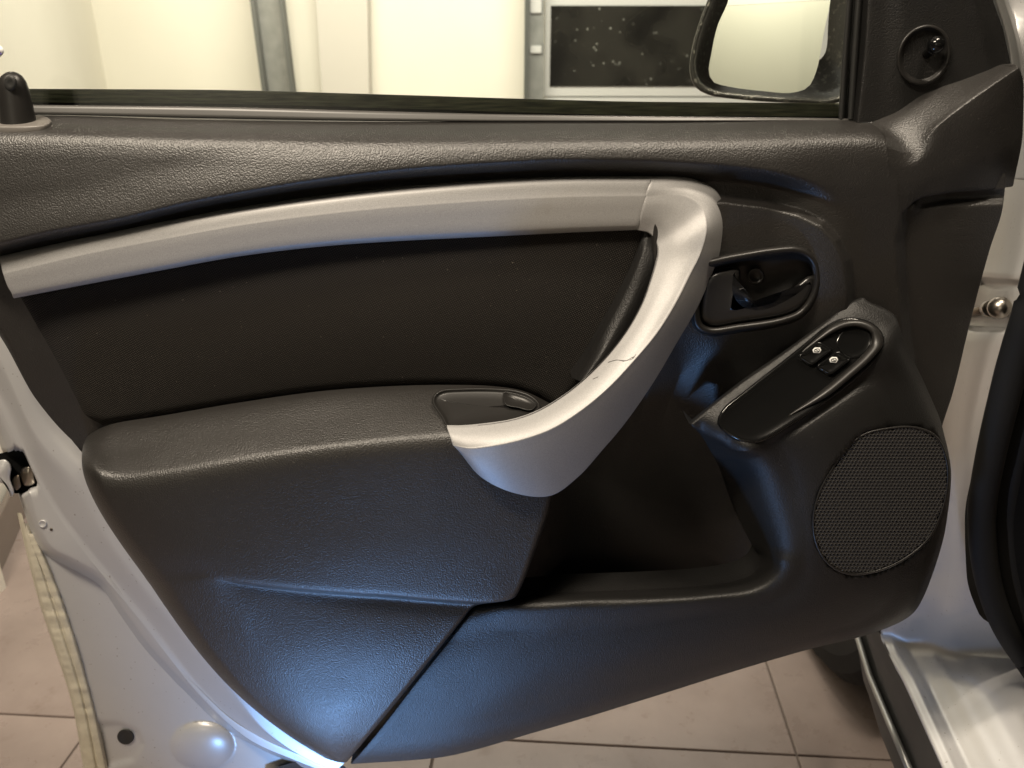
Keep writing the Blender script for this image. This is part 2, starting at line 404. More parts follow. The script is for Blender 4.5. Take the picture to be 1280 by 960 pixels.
# fixtures on the end wall
def column(name, pt, pb, y0, y1, m, parent, w=None):
    """upright member through pixel top/bottom positions on plane y=y0: (pxl,pxr) at py=0 and py=112"""
    a = aty(pt[0], 0, y0); b = aty(pt[1], 0, y0); c_ = aty(pb[0], 112, y0); d = aty(pb[1], 112, y0)
    def ext(p, q, z): k = (z-q[2])/(p[2]-q[2]); return q+(p-q)*k
    V = []
    for z in (0, 2.6):
        L = ext(a, c_, z); R = ext(b, d, z)
        for x, y in ((L[0], y0), (R[0], y0), (R[0], y1), (L[0], y1)): V.append((x, y, z))
    return mesh(name, V, [(3, 2, 1, 0), (4, 5, 6, 7), (0, 1, 5, 4), (1, 2, 6, 5), (2, 3, 7, 6), (3, 0, 4, 7)], m, parent, False)
rl = thing('door_rail', 'leaning grey galvanised rail left of the pale pilaster', 'rail', (-1.3, 4.7, 0), 'steel rails on the end wall')
column('web', (316, 349), (331, 363), 4.70, 4.74, M['galv'], rl)
column('flange', (312, 317), (327, 332), 4.64, 4.70, M['galvd'], rl)
column('flange', (348, 353), (362, 367), 4.64, 4.70, M['galvd'], rl)
pl = column('pilaster', (395, 459), (402, 461), 4.80, WY-.002, M['pilaster'], None)
tag(pl, 'pale grey wall pilaster between the two steel rails', 'pilaster')
rr = thing('door_rail', 'narrow upright rail beside the dark garage window', 'rail', (0.1, 4.7, 0), 'steel rails on the end wall')
column('flange', (656, 661), (655, 660), 4.66, 4.72, M['galvd'], rr)
column('web', (661, 680), (660, 680), 4.72, 4.76, M['galv'], rr)
for yy_, hh_ in ((4, .05), (62, .02)):
    p = aty(670, yy_, 4.71); boxm('bracket', p[0]-.03, p[0]+.03, 4.705, 4.719, p[2]-hh_, p[2]+hh_, M['gdoor'], rr, .004)
gd = thing('garage_door', 'white sectional garage door with a dark window painted with reflection specks', 'garage door', (1.0, 4.85, 0))
g0 = aty(681, 60, 4.80)[0]
zt = aty(690, 7, 4.8)[2]; zb = aty(690, 108, 4.8)[2]; xr_ = aty(905, 50, 4.8)[0]; xl_ = aty(688, 50, 4.8)[0]
for z0, z1 in ((.02, .45), (.455, zb-.06)): boxm('panel', g0, 3.2, 4.80, 4.84, z0, z1, M['gdoor'], gd, .006)
boxm('panel', g0, 3.2, 4.80, 4.84, zt+.06, 2.3, M['gdoor'], gd, .006)
boxm('panel', xr_+.06, 3.2, 4.80, 4.84, zb-.055, zt+.055, M['gdoor'], gd, .006)
wf = boxm('window_frame', g0, xr_+.055, 4.805, 4.84, zb-.055, zt+.055, M['gdoor'], gd, .004)
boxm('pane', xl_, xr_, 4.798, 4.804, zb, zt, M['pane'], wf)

# ------------------------------------------------------------------ the car door
door = thing('hinged_car_door', 'open silver car door showing its black inner trim, fabric insert and silver pull handle', 'car door', (.42, .72, .45))

# --- base trim panel: sill roll, groove, handle bulge, pocket back
ytop = lambda x: pchip([-90, 60, 240, 480, 800, 1085, 1110, 1140, 1180, 1260], [144, 145, 150, 153, 153, 150, 154, 168, 172, 172], x)
yb = [150, 350, 431, 540, 607, 660, 790]; xlv = [-85, -45, 0, 52, 109, 139, 230]
yr = [150, 180, 200, 240, 300, 394, 487, 532, 600, 690, 790]; xrv = [1130, 1160, 1256, 1253, 1236, 1212, 1190, 1176, 1160, 1110, 990]
nr, nc = 300, 620
t = np.linspace(0, 1, nr)[:, None]**1.15; s = np.linspace(0, 1, nc)[None, :]
yn = 150 + t*630 + 0*s
X = pchip(yb, xlv, yn) + (pchip(yr, xrv, yn)-pchip(yb, xlv, yn))*s
Y = yn + (ytop(X)-150)*(1-t)**2
sv = Y - ytop(X)
Wd = pchip([0, 5, 11, 18, 26, 36, 52, 90, 170, 300, 420, 640], [.005, .020, .036, .047, .0535, .0568, .059, .0605, .060, .053, .044, .034], sv)
edge = lambda x: pchip([-90, 0, 60, 150, 240, 320, 400, 480, 560, 640, 700, 800, 870, 940, 1000, 1030, 1060, 1250], [327, 307, 293, 276, 255, 240, 227, 217, 210, 205, 202, 203, 207, 213, 225, 236, 256, 330], x)
e = Y-edge(X)
fade = 1-sstep(960, 1062, X)
lf = 1-sstep(250, 850, X)
Wd += lf*.012*sstep(10, 190, sv)
Wd -= (fade*.019+lf*.012)*sstep(-5, 21, e)
Wd += fade*.004*sstep(-60, 0, e)*(e < 0) + fade*.004*(e >= 0)
bul = [(810, 246), (905, 246), (960, 253), (1000, 263), (1030, 277), (1050, 298), (1062, 325), (1067, 360), (1066, 400), (1040, 450), (900, 620), (760, 620), (810, 470)]
d = sdf(bul, X, Y)
Wd += .012*sstep(-3, 9, d)*(1-sstep(330, 620, Y))
Wd -= .034*sstep(0, 5, sdf([(874, 333), (930, 322), (992, 315), (1012, 322), (1020, 350), (1013, 377), (988, 399), (878, 413)], X, Y))
cav = [(660, 480), (700, 500), (850, 470), (905, 545), (930, 640), (960, 700), (950, 760), (640, 760)]
Wd -= .05*sstep(-70, 70, sdf(cav, X, Y))
Wd -= .010*sstep(-4, 10, sdf([(1122, 300), (1128, 272), (1150, 250), (1180, 242), (1300, 238), (1300, 540), (1150, 540), (1130, 420)], X, Y))
Wd -= .014*sstep(2, 22, sdf([(1118, 150), (1150, 150), (1260, 90), (1290, 100), (1290, 258), (1180, 262), (1150, 266), (1122, 296)], X, Y))
dl = (X - pchip(yb, xlv, Y)); Wd -= .012*np.clip(1-dl/14, 0, 1)**2
trim = sheet('trim_panel', skirted(at(X, Y, Wd), 'tr', .03), M['grain'], door)
trim['label'] = 'grained black upper trim panel with rounded sill edge'

# --- front wing of the trim, below the mirror triangle
rows = [
 [(1082, 152, .010), (1112, 139, .012), (1150, 114, .012), (1200, 93, .006), (1246, 78, .0), (1260, 77, -.004)],
 [(1090, 157, .022), (1122, 148, .028), (1158, 124, .028), (1206, 102, .024), (1250, 83, .018), (1266, 80, .012)],
 [(1106, 170, .0475), (1138, 182, .050), (1170, 152, .052), (1205, 125, .050), (1245, 98, .044), (1270, 83, .036)],
 [(1110, 186, .0568), (1140, 192, .054), (1173, 158, .057), (1209, 130, .055), (1249, 102, .049), (1273, 86, .040)],
 [(1112, 215, .0598), (1140, 210, .0585), (1180, 180, .058), (1220, 155, .056), (1255, 130, .049), (1279, 110, .036)],
 [(1112, 250, .0602), (1140, 232, .059), (1180, 212, .058), (1220, 195, .056), (1256, 182, .048), (1278, 165, .034)],
 [(1114, 285, .0595), (1130, 264, .0585), (1150, 247, .057), (1185, 239, .056), (1235, 235, .049), (1266, 231, .036)]]
X, Y, Wd = loft(rows, 90, 12)
wing = sheet('trim_wing', skirted(at(X, Y, Wd), 'btr', .02, .002), M['grain'], door)
wing['label'] = 'pointed front wing of the trim below the mirror triangle'

# --- silver strip
TXY = [(100, 300), (200, 280), (300, 262), (400, 248), (500, 237), (640, 226), (720, 223)]; BXY = [(120, 353), (200, 338), (300, 320), (400, 308), (480, 302), (640, 294), (720, 290)]
def srow(f, w, l, r_):
    return [(l[0], l[1], w)] + [(t_[0]+(b_[0]-t_[0])*f, t_[1]+(b_[1]-t_[1])*f, w) for t_, b_ in zip(TXY, BXY)] + [(r_[0], r_[1], w)]
rows = [srow(0, .0500, (-2, 322), (813, 222)), srow(.04, .0530, (-1, 324), (813, 225)), srow(.10, .0548, (1, 328), (812, 229)), srow(.30, .0570, (4, 340), (809, 242)), srow(.355, .0574, (5, 343), (808.5, 245.5)), srow(.41, .0574, (6, 346), (808, 249)), srow(.65, .0568, (10, 357), (803, 265)), srow(.90, .0556, (16, 368), (798, 281)), srow(.97, .0535, (17, 371), (797, 285)), srow(1, .0510, (18, 372.5), (796.5, 287))]
X, Y, Wd = loft(rows, 160, 6); Wd = Wd + .009*(1-sstep(100, 800, X))
strip = sheet('trim_strip', skirted(at(X, Y, Wd), 'tblr', .022), M['silver'], door)
# --- silver pull handle
Hh = [((798, 287), (808, 245), (815, 223)), ((811, 290), (835, 243), (841, 222)), ((818, 296), (862, 248), (872, 227)), ((822, 304), (878, 262), (896, 241)),
      ((824, 314), (883, 285), (907, 270)), ((821, 330), (876, 315), (903, 307)), ((815, 350), (862, 344), (890, 342)), ((805, 378), (845, 378), (872, 383)),
      ((786, 413), (822, 415), (846, 428)), ((760, 447), (793, 450), (815, 480)), ((730, 477), (760, 485), (780, 530)), ((700, 500), (725, 514), (752, 563)),
      ((670, 517), (690, 536), (722, 596)), ((640, 527), (655, 549), (688, 619)), ((600, 533), (615, 558), (640, 615)), ((576, 535), (586, 561), (600, 595)), ((560, 535), (567, 557), (575, 566))]
wv = [(.0535, .0574, .0515), (.0545, .059, .051), (.056, .062, .051), (.058, .066, .051), (.062, .074, .052), (.066, .078, .055), (.071, .083, .060), (.079, .091, .067),
      (.088, .100, .077), (.097, .110, .088), (.106, .121, .099), (.114, .131, .109), (.120, .138, .117), (.123, .142, .124), (.122, .142, .129), (.119, .137, .129), (.116, .130, .126)]
def hrow(f):
    r = []
    for (i, m, o), (wi, wm, wo) in zip(Hh, wv):
        if f <= 1: p = [i[k]+(m[k]-i[k])*f for k in (0, 1)]; w = wi+(wm-wi)*f + .0022*math.sin(math.pi*f)
        else: g = f-1; p = [m[k]+(o[k]-m[k])*g for k in (0, 1)]; w = wm+(wo-wm)*g + .002*math.sin(math.pi*g)
        r.append((*p, w))
    return r
X, Y, Wd = loft([hrow(f) for f in (0, .03, .09, .4, .75, .92, 1.0, 1.08, 1.25, 1.6, 1.92, 1.97, 2)], 170, 5, even=False)
pull = sheet('pull_handle', skirted(skirted(at(X, Y, Wd), 'tlr', .004, .001), 'b', .03, .0012), M['silver'], door)
ie = np.array(hrow(0)); ie = spline(ie, 120)[:109]
sheet('pull_lining', np.stack([at(ie[:, 0]-1.0, ie[:, 1]-1.5, ie[:, 2]-.0015), at(ie[:, 0]-1.5, ie[:, 1]-2, ie[:, 2]-.004), at(ie[:, 0]+6, ie[:, 1]+6, ie[:, 2]-.028)]), M['satin'], pull)
tp = bvh(pull)
for pts, wd in (([(752, 451), (760, 453), (772, 450), (782, 451), (792, 446)], .0009), ([(800, 383), (803, 384)], .0012), ([(741, 474), (748, 471)], .0008), ([(778, 452), (790, 449), (795, 443)], .0006)):
    P = np.array([q for q in (onto(tp, *p, .0001) for p in pts) if q is not None])
    if len(P) < 2: continue
    o = tube('scratch', P, wd/3.2, M['scratch'], pull, 6, n=12)
# --- grip pad behind the pull handle
rows = [[(806, 289, .049), (795, 320, .049), (772, 370, .052), (750, 412, .056), (733, 445, .060), (716, 472, .064)],
        [(812, 294, .050), (803, 322, .057), (780, 372, .062), (757, 414, .068), (740, 446, .074), (722, 474, .08)],
        [(818, 297, .050), (812, 325, .058), (792, 375, .066), (770, 416, .073), (750, 448, .081), (728, 478, .088)],
        [(830, 304, .046), (830, 330, .053), (815, 380, .058), (790, 425, .066), (765, 460, .074), (735, 492, .082)]]
X, Y, Wd = loft(rows, 60, 8); sheet('grip_pad', skirted(at(X, Y, Wd), 'tblr', .02), M['grain_fine'], door)

# --- fabric insert (Coons patch)
def coons(top, bot, left, right, nu, nv):
    T_ = spline(top, nu)[:, :2]; B_ = spline(bot, nu)[:, :2]; L_ = spline(left, nv)[:, :2]; R_ = spline(right, nv)[:, :2]
    u = np.linspace(0, 1, nu)[None, :, None]; v = np.linspace(0, 1, nv)[:, None, None]
    P = (1-v)*T_[None]+v*B_[None]+(1-u)*L_[:, None]+u*R_[:, None]-((1-u)*(1-v)*T_[0]+u*(1-v)*T_[-1]+(1-u)*v*B_[0]+u*v*B_[-1])
    return P[..., 0], P[..., 1], u[..., 0]+0*v[..., 0], v[..., 0]+0*u[..., 0]
top = [(20, 366), (60, 358), (120, 346), (200, 331), (300, 313), (400, 301), (480, 295), (640, 287), (720, 283), (812, 280)]
bot = [(128, 531), (200, 520), (300, 503), (400, 489), (480, 483), (560, 481), (620, 483), (660, 490), (700, 512)]
lef = [(20, 366), (45, 405), (75, 458), (95, 497), (108, 519), (128, 531)]
rig = [(812, 280), (800, 330), (785, 380), (760, 430), (730, 475), (700, 512)]
X, Y, U, V_ = coons(top, bot, lef, rig, 150, 60)
Wd = .0465 + .006*np.sin(np.pi*np.clip(V_, 0, 1))*np.sin(np.pi*U)**.5 - .004*V_
poly = [tuple(p) for p in spline(top, 20)]+[tuple(p) for p in spline(rig, 12)]+[tuple(p) for p in spline(bot, 20)[::-1]]+[tuple(p) for p in spline(lef, 12)[::-1]]
dd = np.abs(sdf(poly, X, Y)); Wd -= .005*np.clip(1-dd/9, 0, 1)**2
sheet('fabric_panel', skirted(at(X, Y, Wd), 'lb', .012), M['fabric'], door)

# --- armrest and rear lower trim in one moulding
rows = [[(120, 537, .040), (140, 530, .042), (200, 520, .042), (300, 503, .042), (400, 489, .042), (480, 483, .042), (560, 481, .042), (620, 483, .042), (655, 489, .042), (695, 508, .042)],
 [(112, 542, .050), (140, 537, .052), (200, 527, .052), (300, 510, .052), (400, 496, .052), (480, 490, .052), (560, 488, .052), (620, 489, .052), (660, 496, .052), (697, 514, .052)],
 [(104, 556, .072), (140, 562, .076), (200, 554, .077), (300, 537, .077), (400, 523, .077), (480, 515, .077), (560, 511, .077), (640, 514, .077), (700, 530, .077)],
 [(102, 574, .094), (143, 585, .098), (200, 580, .099), (300, 563, .099), (400, 549, .099), (480, 540, .099), (560, 534, .099), (640, 534, .099), (700, 546, .099)],
 [(103, 586, .103), (147, 597, .107), (200, 592, .108), (300, 576, .108), (400, 561, .108), (480, 552, .108), (560, 546, .108), (640, 545, .108), (700, 558, .108)],
 [(107, 602, .107), (150, 614, .111), (200, 609, .112), (300, 594, .112), (400, 580, .112), (480, 571, .112), (560, 565, .112), (640, 564, .112), (698, 576, .111)],
 [(125, 640, .1085), (200, 655, .1135), (300, 650, .1145), (400, 645, .1145), (500, 640, .1145), (600, 632, .1145), (689, 630, .114)],
 [(158, 690, .109), (250, 697, .1155), (400, 700, .1175), (550, 700, .1175), (668, 690, .1165)],
 [(180, 720, .1083), (262, 714, .1150), (300, 722, .117), (370, 730, .118), (430, 735, .118), (480, 738, .118), (560, 744, .118), (615, 747, .118), (651, 735, .1165)],
 [(184, 726, .1081), (264, 720, .1148), (300, 727.5, .1155), (370, 736, .116), (430, 741, .116), (480, 744, .116), (560, 751, .116), (618, 753.5, .1155), (641, 750, .113)],
 [(188, 731, .1079), (266, 724, .1146), (300, 730.5, .111), (370, 738.5, .1075), (430, 743.5, .1045), (480, 746.5, .102), (560, 753.5, .100), (580, 755, .100), (595, 756, .100)],
 [(202, 752, .107), (280, 755, .1128), (340, 762, .1105), (400, 767, .109), (480, 771, .107), (540, 773, .105), (580, 773, .104)],
 [(240, 805, .104), (330, 818, .112), (430, 825, .1120), (500, 826, .110), (539, 824, .107)],
 [(280, 852, .101), (360, 870, .1105), (430, 876, .112), (470, 876, .109), (498, 875, .106)],
 [(325, 893, .093), (380, 910, .102), (420, 916, .103), (464, 916, .099)],
 [(370, 926, .080), (400, 935, .087), (420, 938, .088), (446, 938, .085)],
 [(407, 948, .064), (416, 951, .066), (425, 953, .067), (433, 953, .066)]]
X, Y, Wd = loft(rows, 240, 9)
for A_ in (X, Y, Wd):
    for _ in range(10):
        A_[1:-1] = .25*A_[:-2]+.5*A_[1:-1]+.25*A_[2:]
dL = np.hypot(X-X[:, :1], Y-Y[:, :1]); Wd = Wd - .024*(1-np.sqrt(np.clip(1-np.clip(1-dL/26, 0, 1)**2, 0, 1)))
dR = np.hypot(X-X[:, -1:], Y-Y[:, -1:]); Wd = Wd - .006*(1-np.sqrt(np.clip(1-np.clip(1-dR/7, 0, 1)**2, 0, 1)))*(Y > 600)
arm = sheet('armrest_panel', skirted(at(X, Y, Wd), 'lrb', .03, .0015), M['grain'], door)
arm['label'] = 'black rear lower trim with padded armrest shelf'
# --- cup tray in the armrest
cupo = [(541, 502), (543, 494), (552, 488), (575, 486), (620, 486), (648, 489), (667, 497), (675, 507), (668, 516), (640, 528), (600, 534), (562, 537), (553, 522)]
ta = bvh(arm)
plc = Plane(at(548, 492, .060), at(640, 490, .058), at(562, 535, .0995))
sh = lambda d, h: withh(shrink(cupo, d), h)
tray = rings('armrest_tray', [sh(-1, -.004), sh(-.6, .0035), sh(.8, .0042), sh(2.2, .0022), sh(6, .0012), sh(14, .0005)], M['satin'], door, fn=plc.at)
ins = [(629, 490), (650, 493), (664, 499), (671, 506), (664, 513), (648, 510), (632, 506), (629, 498)]
rings('tray_insert', [withh(ins, -.001), withh(shrink(ins, .4), .0042), withh(shrink(ins, 1.3), .0042), withh(shrink(ins, 2), .0034)], M['satin'], tray, fn=plc.at, n=40)

# --- front lower trim: map pocket lip, speaker housing, switch bolster
sec = [[(604, 751, .082), (599, 757, .094), (562, 803, .099), (522, 853, .098), (482, 905, .090), (449, 945, .077), (440, 955, .066)],
 [(650, 746, .082), (650, 752, .100), (650, 790, .104), (620, 845, .103), (570, 905, .093), (547, 938, .080), (541, 948, .068)],
 [(720, 741, .082), (720, 748, .103), (720, 790, .107), (710, 830, .106), (690, 875, .096), (680, 905, .083), (677, 913, .070)],
 [(800, 738, .080), (800, 746, .105), (805, 783, .110), (810, 815, .109), (812, 845, .099), (813, 864, .087), (813, 872, .073)],
 [(880, 733, .078), (882, 741, .107), (892, 770, .113), (902, 795, .112), (908, 820, .102), (913, 834, .090), (915, 840, .076)],
 [(926, 725, .076), (936, 735, .108), (957, 758, .115), (980, 776, .115), (998, 797, .105), (1006, 808, .093), (1010, 812, .079)],
 [(947, 712, .074), (960, 722, .108), (996, 738, .117), (1035, 755, .117), (1072, 777, .106), (1090, 788, .095), (1095, 790, .080)],
 [(952, 697, .070), (971, 702, .108), (1010, 708, .118), (1062, 722, .118), (1112, 748, .107), (1136, 765, .094), (1142, 766, .079)],
 [(940, 680, .062), (973, 682, .106), (1012, 682, .118), (1070, 688, .118), (1130, 703, .108), (1160, 717, .093), (1166, 717, .078)],
 [(928, 655, .052), (965, 652, .102), (1005, 645, .116), (1070, 640, .118), (1135, 645, .108), (1177, 655, .091), (1183, 654, .076)],
 [(918, 628, .046), (955, 622, .099), (1000, 608, .114), (1070, 595, .117), (1138, 595, .107), (1184, 596, .088), (1189, 594, .073)],
 [(908, 600, .042), (947, 595, .100), (990, 577, .113), (1058, 548, .114), (1125, 540, .103), (1170, 537, .084), (1178, 535, .070)],
 [(895, 575, .045), (941, 574, .106), (978, 557, .1125), (1035, 515, .109), (1095, 484, .099), (1146, 478, .079), (1155, 478, .066)],
 [(888, 562, .06), (938, 567, .113), (966, 553, .1125), (1024, 515, .1065), (1078, 476, .0985), (1124, 440, .087), (1133, 434, .074)],
 [(882, 551, .075), (932, 563, .116), (960, 550, .114), (1020, 510, .1065), (1074, 470, .0985), (1117, 434, .090), (1128, 421, .079)],
 [(874, 540, .086), (905, 545, .105), (945, 520, .101), (1000, 480, .094), (1055, 438, .086), (1100, 405, .079), (1118, 396, .071)],
 [(866, 531, .092), (886, 516, .092), (930, 481, .086), (980, 446, .079), (1030, 409, .072), (1066, 381, .066), (1082, 376, .062)],
 [(863, 528, .088), (883, 512, .088), (928, 477, .082), (978, 442, .075), (1028, 405, .068), (1063, 378, .062), (1078, 372, .058)],
 [(862, 526, .045), (882, 510, .042), (927, 475, .04), (977, 440, .042), (1027, 403, .042), (1062, 376, .042), (1077, 370, .042)]]
X, Y, Wd = loft(sec, 140, 9)
spo = [(1075, 545), (1110, 535), (1145, 534), (1170, 545), (1183, 570), (1186, 600), (1178, 640), (1160, 675), (1130, 700), (1095, 715), (1060, 718), (1035, 705), (1020, 680), (1016, 650), (1022, 620), (1040, 585)]
Wd = Wd - .012*sstep(-.8, 2.4, sdf(spo, X, Y))
pocket = sheet('pocket_panel', skirted(at(X, Y, Wd), 'tlr', .03, .0015), M['grain_fine'], door)
pocket['label'] = 'black front lower trim with map pocket lip and speaker housing'
tk = bvh(pocket)
# --- speaker grille, real perforations
spo = [(1075, 545), (1110, 535), (1145, 534), (1170, 545), (1183, 570), (1186, 600), (1178, 640), (1160, 675), (1130, 700), (1095, 715), (1060, 718), (1035, 705), (1020, 680), (1016, 650), (1022, 620), (1040, 585)]
pls = Plane(at(1030, 660, .1185), at(1110, 700, .1155), at(1150, 560, .1055))
spk = thing_ = rings('speaker_grille', [withh(shrink(spo, -1), -.006), withh(shrink(spo, -.6), .0015), withh(shrink(spo, .4), .0022), withh(shrink(spo, 1.6), .0022), withh(shrink(spo, 2.4), .0008)], M['satin'], door, cap=False, fn=pls.at)
rings('speaker_cone', [withh(shrink(spo, 2), -.0002), withh(shrink(spo, 14), -.0003), withh(shrink(spo, 40), -.0003)], M['grillev'], spk, fn=pls.at)
V = []; F = []; pit = 4.6
inner = shrink(spo, 1.5)
for j in range(-30, 30):
    for i in range(-30, 30):
        cx = 1102+(i+.5*(j % 2))*pit*1.0; cy = 627+j*pit*.9
        if sdf(inner, np.array([cx]), np.array([cy]))[0] < .3: continue
        b = len(V)
        for rad, hh in ((.58, .0016), (.26, .0020), (.22, .0008)):
            for k in range(6):
                th = math.pi/3*k+math.pi/6; V.append(tuple(pls.at(np.array(cx+pit*rad*math.cos(th)), np.array(cy+pit*rad*math.sin(th)*.97), hh)))
        for q in (0, 6):
            for k in range(6): F.append((b+q+k, b+q+(k+1) % 6, b+q+6+(k+1) % 6, b+q+6+k))
perf = mesh('perforated_mesh', V, F, M['grillep'], spk, False)
perf['kind'] = 'stuff'
# --- window switch panel
swo = [(897, 529), (903, 513), (930, 490), (980, 451), (1010, 427), (1035, 407), (1055, 398), (1076, 399), (1095, 408), (1104, 421), (1103, 436), (1094, 450), (1068, 475), (1030, 504), (990, 530), (962, 547), (945, 553), (930, 552), (911, 543)]
pw = Plane(at(885, 518, .0935), at(1066, 383, .0675), at(950, 553, .1155))
sw = rings('switch_panel', [withh(shrink(swo, -1.5), -.004), withh(shrink(swo, -1), .001), withh(shrink(swo, .5), .0032), withh(shrink(swo, 2), .0034), withh(shrink(swo, 5), .0028), withh(shrink(swo, 12), .0022)], M['gloss'], door, fn=pw.at)
# raised lit rim curling round the front end
rim = [(985, 520), (1030, 492), (1062, 466), (1085, 445), (1096, 430), (1095, 416), (1083, 407), (1065, 404), (1045, 409), (1020, 426), (1000, 442)]
P = spline([(x, y, h) for (x, y), h in zip(rim, [.002, .004, .0045, .0045, .0045, .0045, .0045, .0045, .004, .003, .002])], 60)
tube('switch_rim', pw.at(P[:, 0], P[:, 1], P[:, 2]), .0045, M['satin'], sw, 14, flat=.7, taper=14)
scoop = [(1046, 428), (1055, 413), (1072, 409), (1087, 416), (1090, 428), (1082, 441), (1066, 448), (1052, 440)]
rings('finger_scoop', [withh(scoop, .0028), withh(shrink(scoop, 1.2), .0031), withh(shrink(scoop, 2.6), .0028), withh(shrink(scoop, 8), .0025)], M['gloss'], sw, fn=pw.at, n=40)
def poly(pts, k=5):
    P = np.array(pts, float); Q = np.roll(P, -1, 0)
    return [tuple(p+(q-p)*(i+.15)/k) for p, q in zip(P, Q) for i in range(k)]
def button(c, ic):
    ax = np.array([.80, -.60]); bx = np.array([.86, .5])      # long and cross directions in the picture of the plane
    q = lambda a, b: c + ax*a + bx*b
    o = [q(-17, -10), q(0, -11), q(15, -10), q(16, 0), q(15, 10), q(0, 11), q(-17, 10), q(-18, 0)]
    bt = rings('switch_button', [withh(o, .002), withh(shrink(o, .5), .0062), withh(shrink(o, 1.6), .0068), withh(shrink(o, 4), .0060)], M['gloss'], sw, fn=pw.at, n=40)
    ic = np.array(ic)
    r = [ic+np.array(p) for p in poly(((-5.6, -.8), (-2.4, -3.7), (4.0, -3.7), (5.8, -.2), (3.4, 3.7), (-4.4, 3.1)))]
    rings('window_symbol', [withh(r, .0066), withh(shrink(r, .3), .0071)], M['white'], bt, fn=pw.at, n=32)
    for pts in (((-2.8, 1.5), (-2.6, -.8), (.2, -2.0), (2.6, -1.8)), ((2.6, -1.8), (3.2, .2), (1.8, 1.9), (-2.8, 1.5)), ((-1.2, -.9), (.4, .1), (2.0, 1.2))):
        Q = spline(np.array([ic+np.array(p) for p in pts]), 14, even=True)
        tube('symbol_line', pw.at(Q[:, 0], Q[:, 1], np.full(14, .0072)), .00034, M['void'], bt, 5)
button(np.array([1020, 441]), (1021, 438)); button(np.array([1043, 453]), (1042, 450))

# --- inner door release
ho = [(868, 350), (872, 330), (895, 322), (930, 315), (970, 309), (997, 308), (1014, 315), (1025, 331), (1027, 352), (1020, 376), (1004, 396), (980, 406), (925, 415), (885, 419), (869, 410), (864, 385)]
ph = Plane(at(870, 360, .061), at(1020, 350, .061), at(950, 412, .060))
rel = rings('door_release', [withh(shrink(ho, -1), -.006), withh(ho, .002), withh(shrink(ho, 2), .0055), withh(shrink(ho, 5), .0065), withh(shrink(ho, 8), .0055), withh(shrink(ho, 10), .002), withh(shrink(ho, 12), -.006), withh(shrink(ho, 18), -.010), withh(shrink(ho, 30), -.012)], M['satin'], door, fn=ph.at, n=80)
lev = [(884, 348), (893, 341), (908, 337), (924, 336), (925, 348), (924, 362), (932, 375), (948, 379), (966, 374), (990, 361), (1011, 345), (1018, 345), (1019, 358), (1010, 377), (994, 389), (972, 396), (925, 403), (890, 408), (877, 400), (877, 375)]
rings('release_lever', [withh(shrink(lev, -.3), -.010), withh(lev, -.003), withh(shrink(lev, .8), -.0005), withh(shrink(lev, 2.2), .0010), withh(shrink(lev, 5), .0020), withh(shrink(lev, 9), .0022)], M['lever'], rel, fn=ph.at, n=90)
sc_ = [(945+11*math.cos(a), 345+11*math.sin(a)) for a in np.linspace(0, 2*math.pi, 14)[:-1]]
rings('screw_cap', [withh(sc_, -.013), withh(shrink(sc_, 1), -.0065), withh(shrink(sc_, 3), -.0065), withh(shrink(sc_, 5), -.009)], M['satin'], rel, fn=ph.at, n=32)

# --- window line: inner lip, outer strip, glass, channel
xs = np.linspace(-90, 1086, 120)
tl = pchip([-90, 40, 240, 480, 640, 800, 1000, 1090], [129, 131, 133, 139, 143, 145, 147, 148.5], xs)
bl = pchip([-90, 40, 240, 480, 640, 800, 1000, 1090], [143, 143, 147, 151, 152, 152, 151, 150.5], xs)
rowsW = []
for f, w in ((0, .001), (.05, .0032), (.35, .0040), (.7, .0054), (.95, .0060), (1.0, .0054), (1.05, .0)):
    rowsW.append(at(xs, tl+(bl-tl)*f, w))
sheet('window_lip', np.stack(rowsW), M['greyrub'], door)
t2 = pchip([-90, 40, 240, 480, 640, 800, 1060], [110, 111, 112, 118, 123, 127, 129], xs); b2 = t2+22
sheet('outer_weatherstrip', np.stack([at(xs, t2-.01, -.03), at(xs, t2, -.014), at(xs, t2+3, -.011), at(xs, t2+10, -.010), at(xs, b2, -.008)]), M['greenedge'], door)
sheet('window_slot', np.stack([at(xs, b2-5, -.009), at(xs, tl+6, .004)]), M['void'], door)
G = np.array([[at(-95, 140, 0.001), at(1062, 146, .001)], [at(-95, -60, -.006), at(1080, -60, -.006)]])
V = np.concatenate([G.reshape(-1, 3), G.reshape(-1, 3)+np.array([0, .004, 0])])
mesh('window_glass', V, [(0, 1, 3, 2), (4, 6, 7, 5), (0, 4, 5, 1), (2, 3, 7, 6), (0, 2, 6, 4), (1, 5, 7, 3)], M['glass'], door, False)
cols = []
for k, w in ((0, -.004), (1, .004), (5, .006), (8, .003), (10, -.002), (13, -.001), (15, .007), (20, .008), (23, .005), (25, .003), (31, .004), (33, .014), (36, .016)):
    yy = np.array([-60, 0, 60, 100, 149]); xx = pchip([-60, 0, 60, 149], [1063, 1057.5, 1053, 1047.5], yy)+k*.88
    cols.append(at(xx, yy, w))
sheet('window_channel', np.stack(cols, 1), M['rubber'], door)
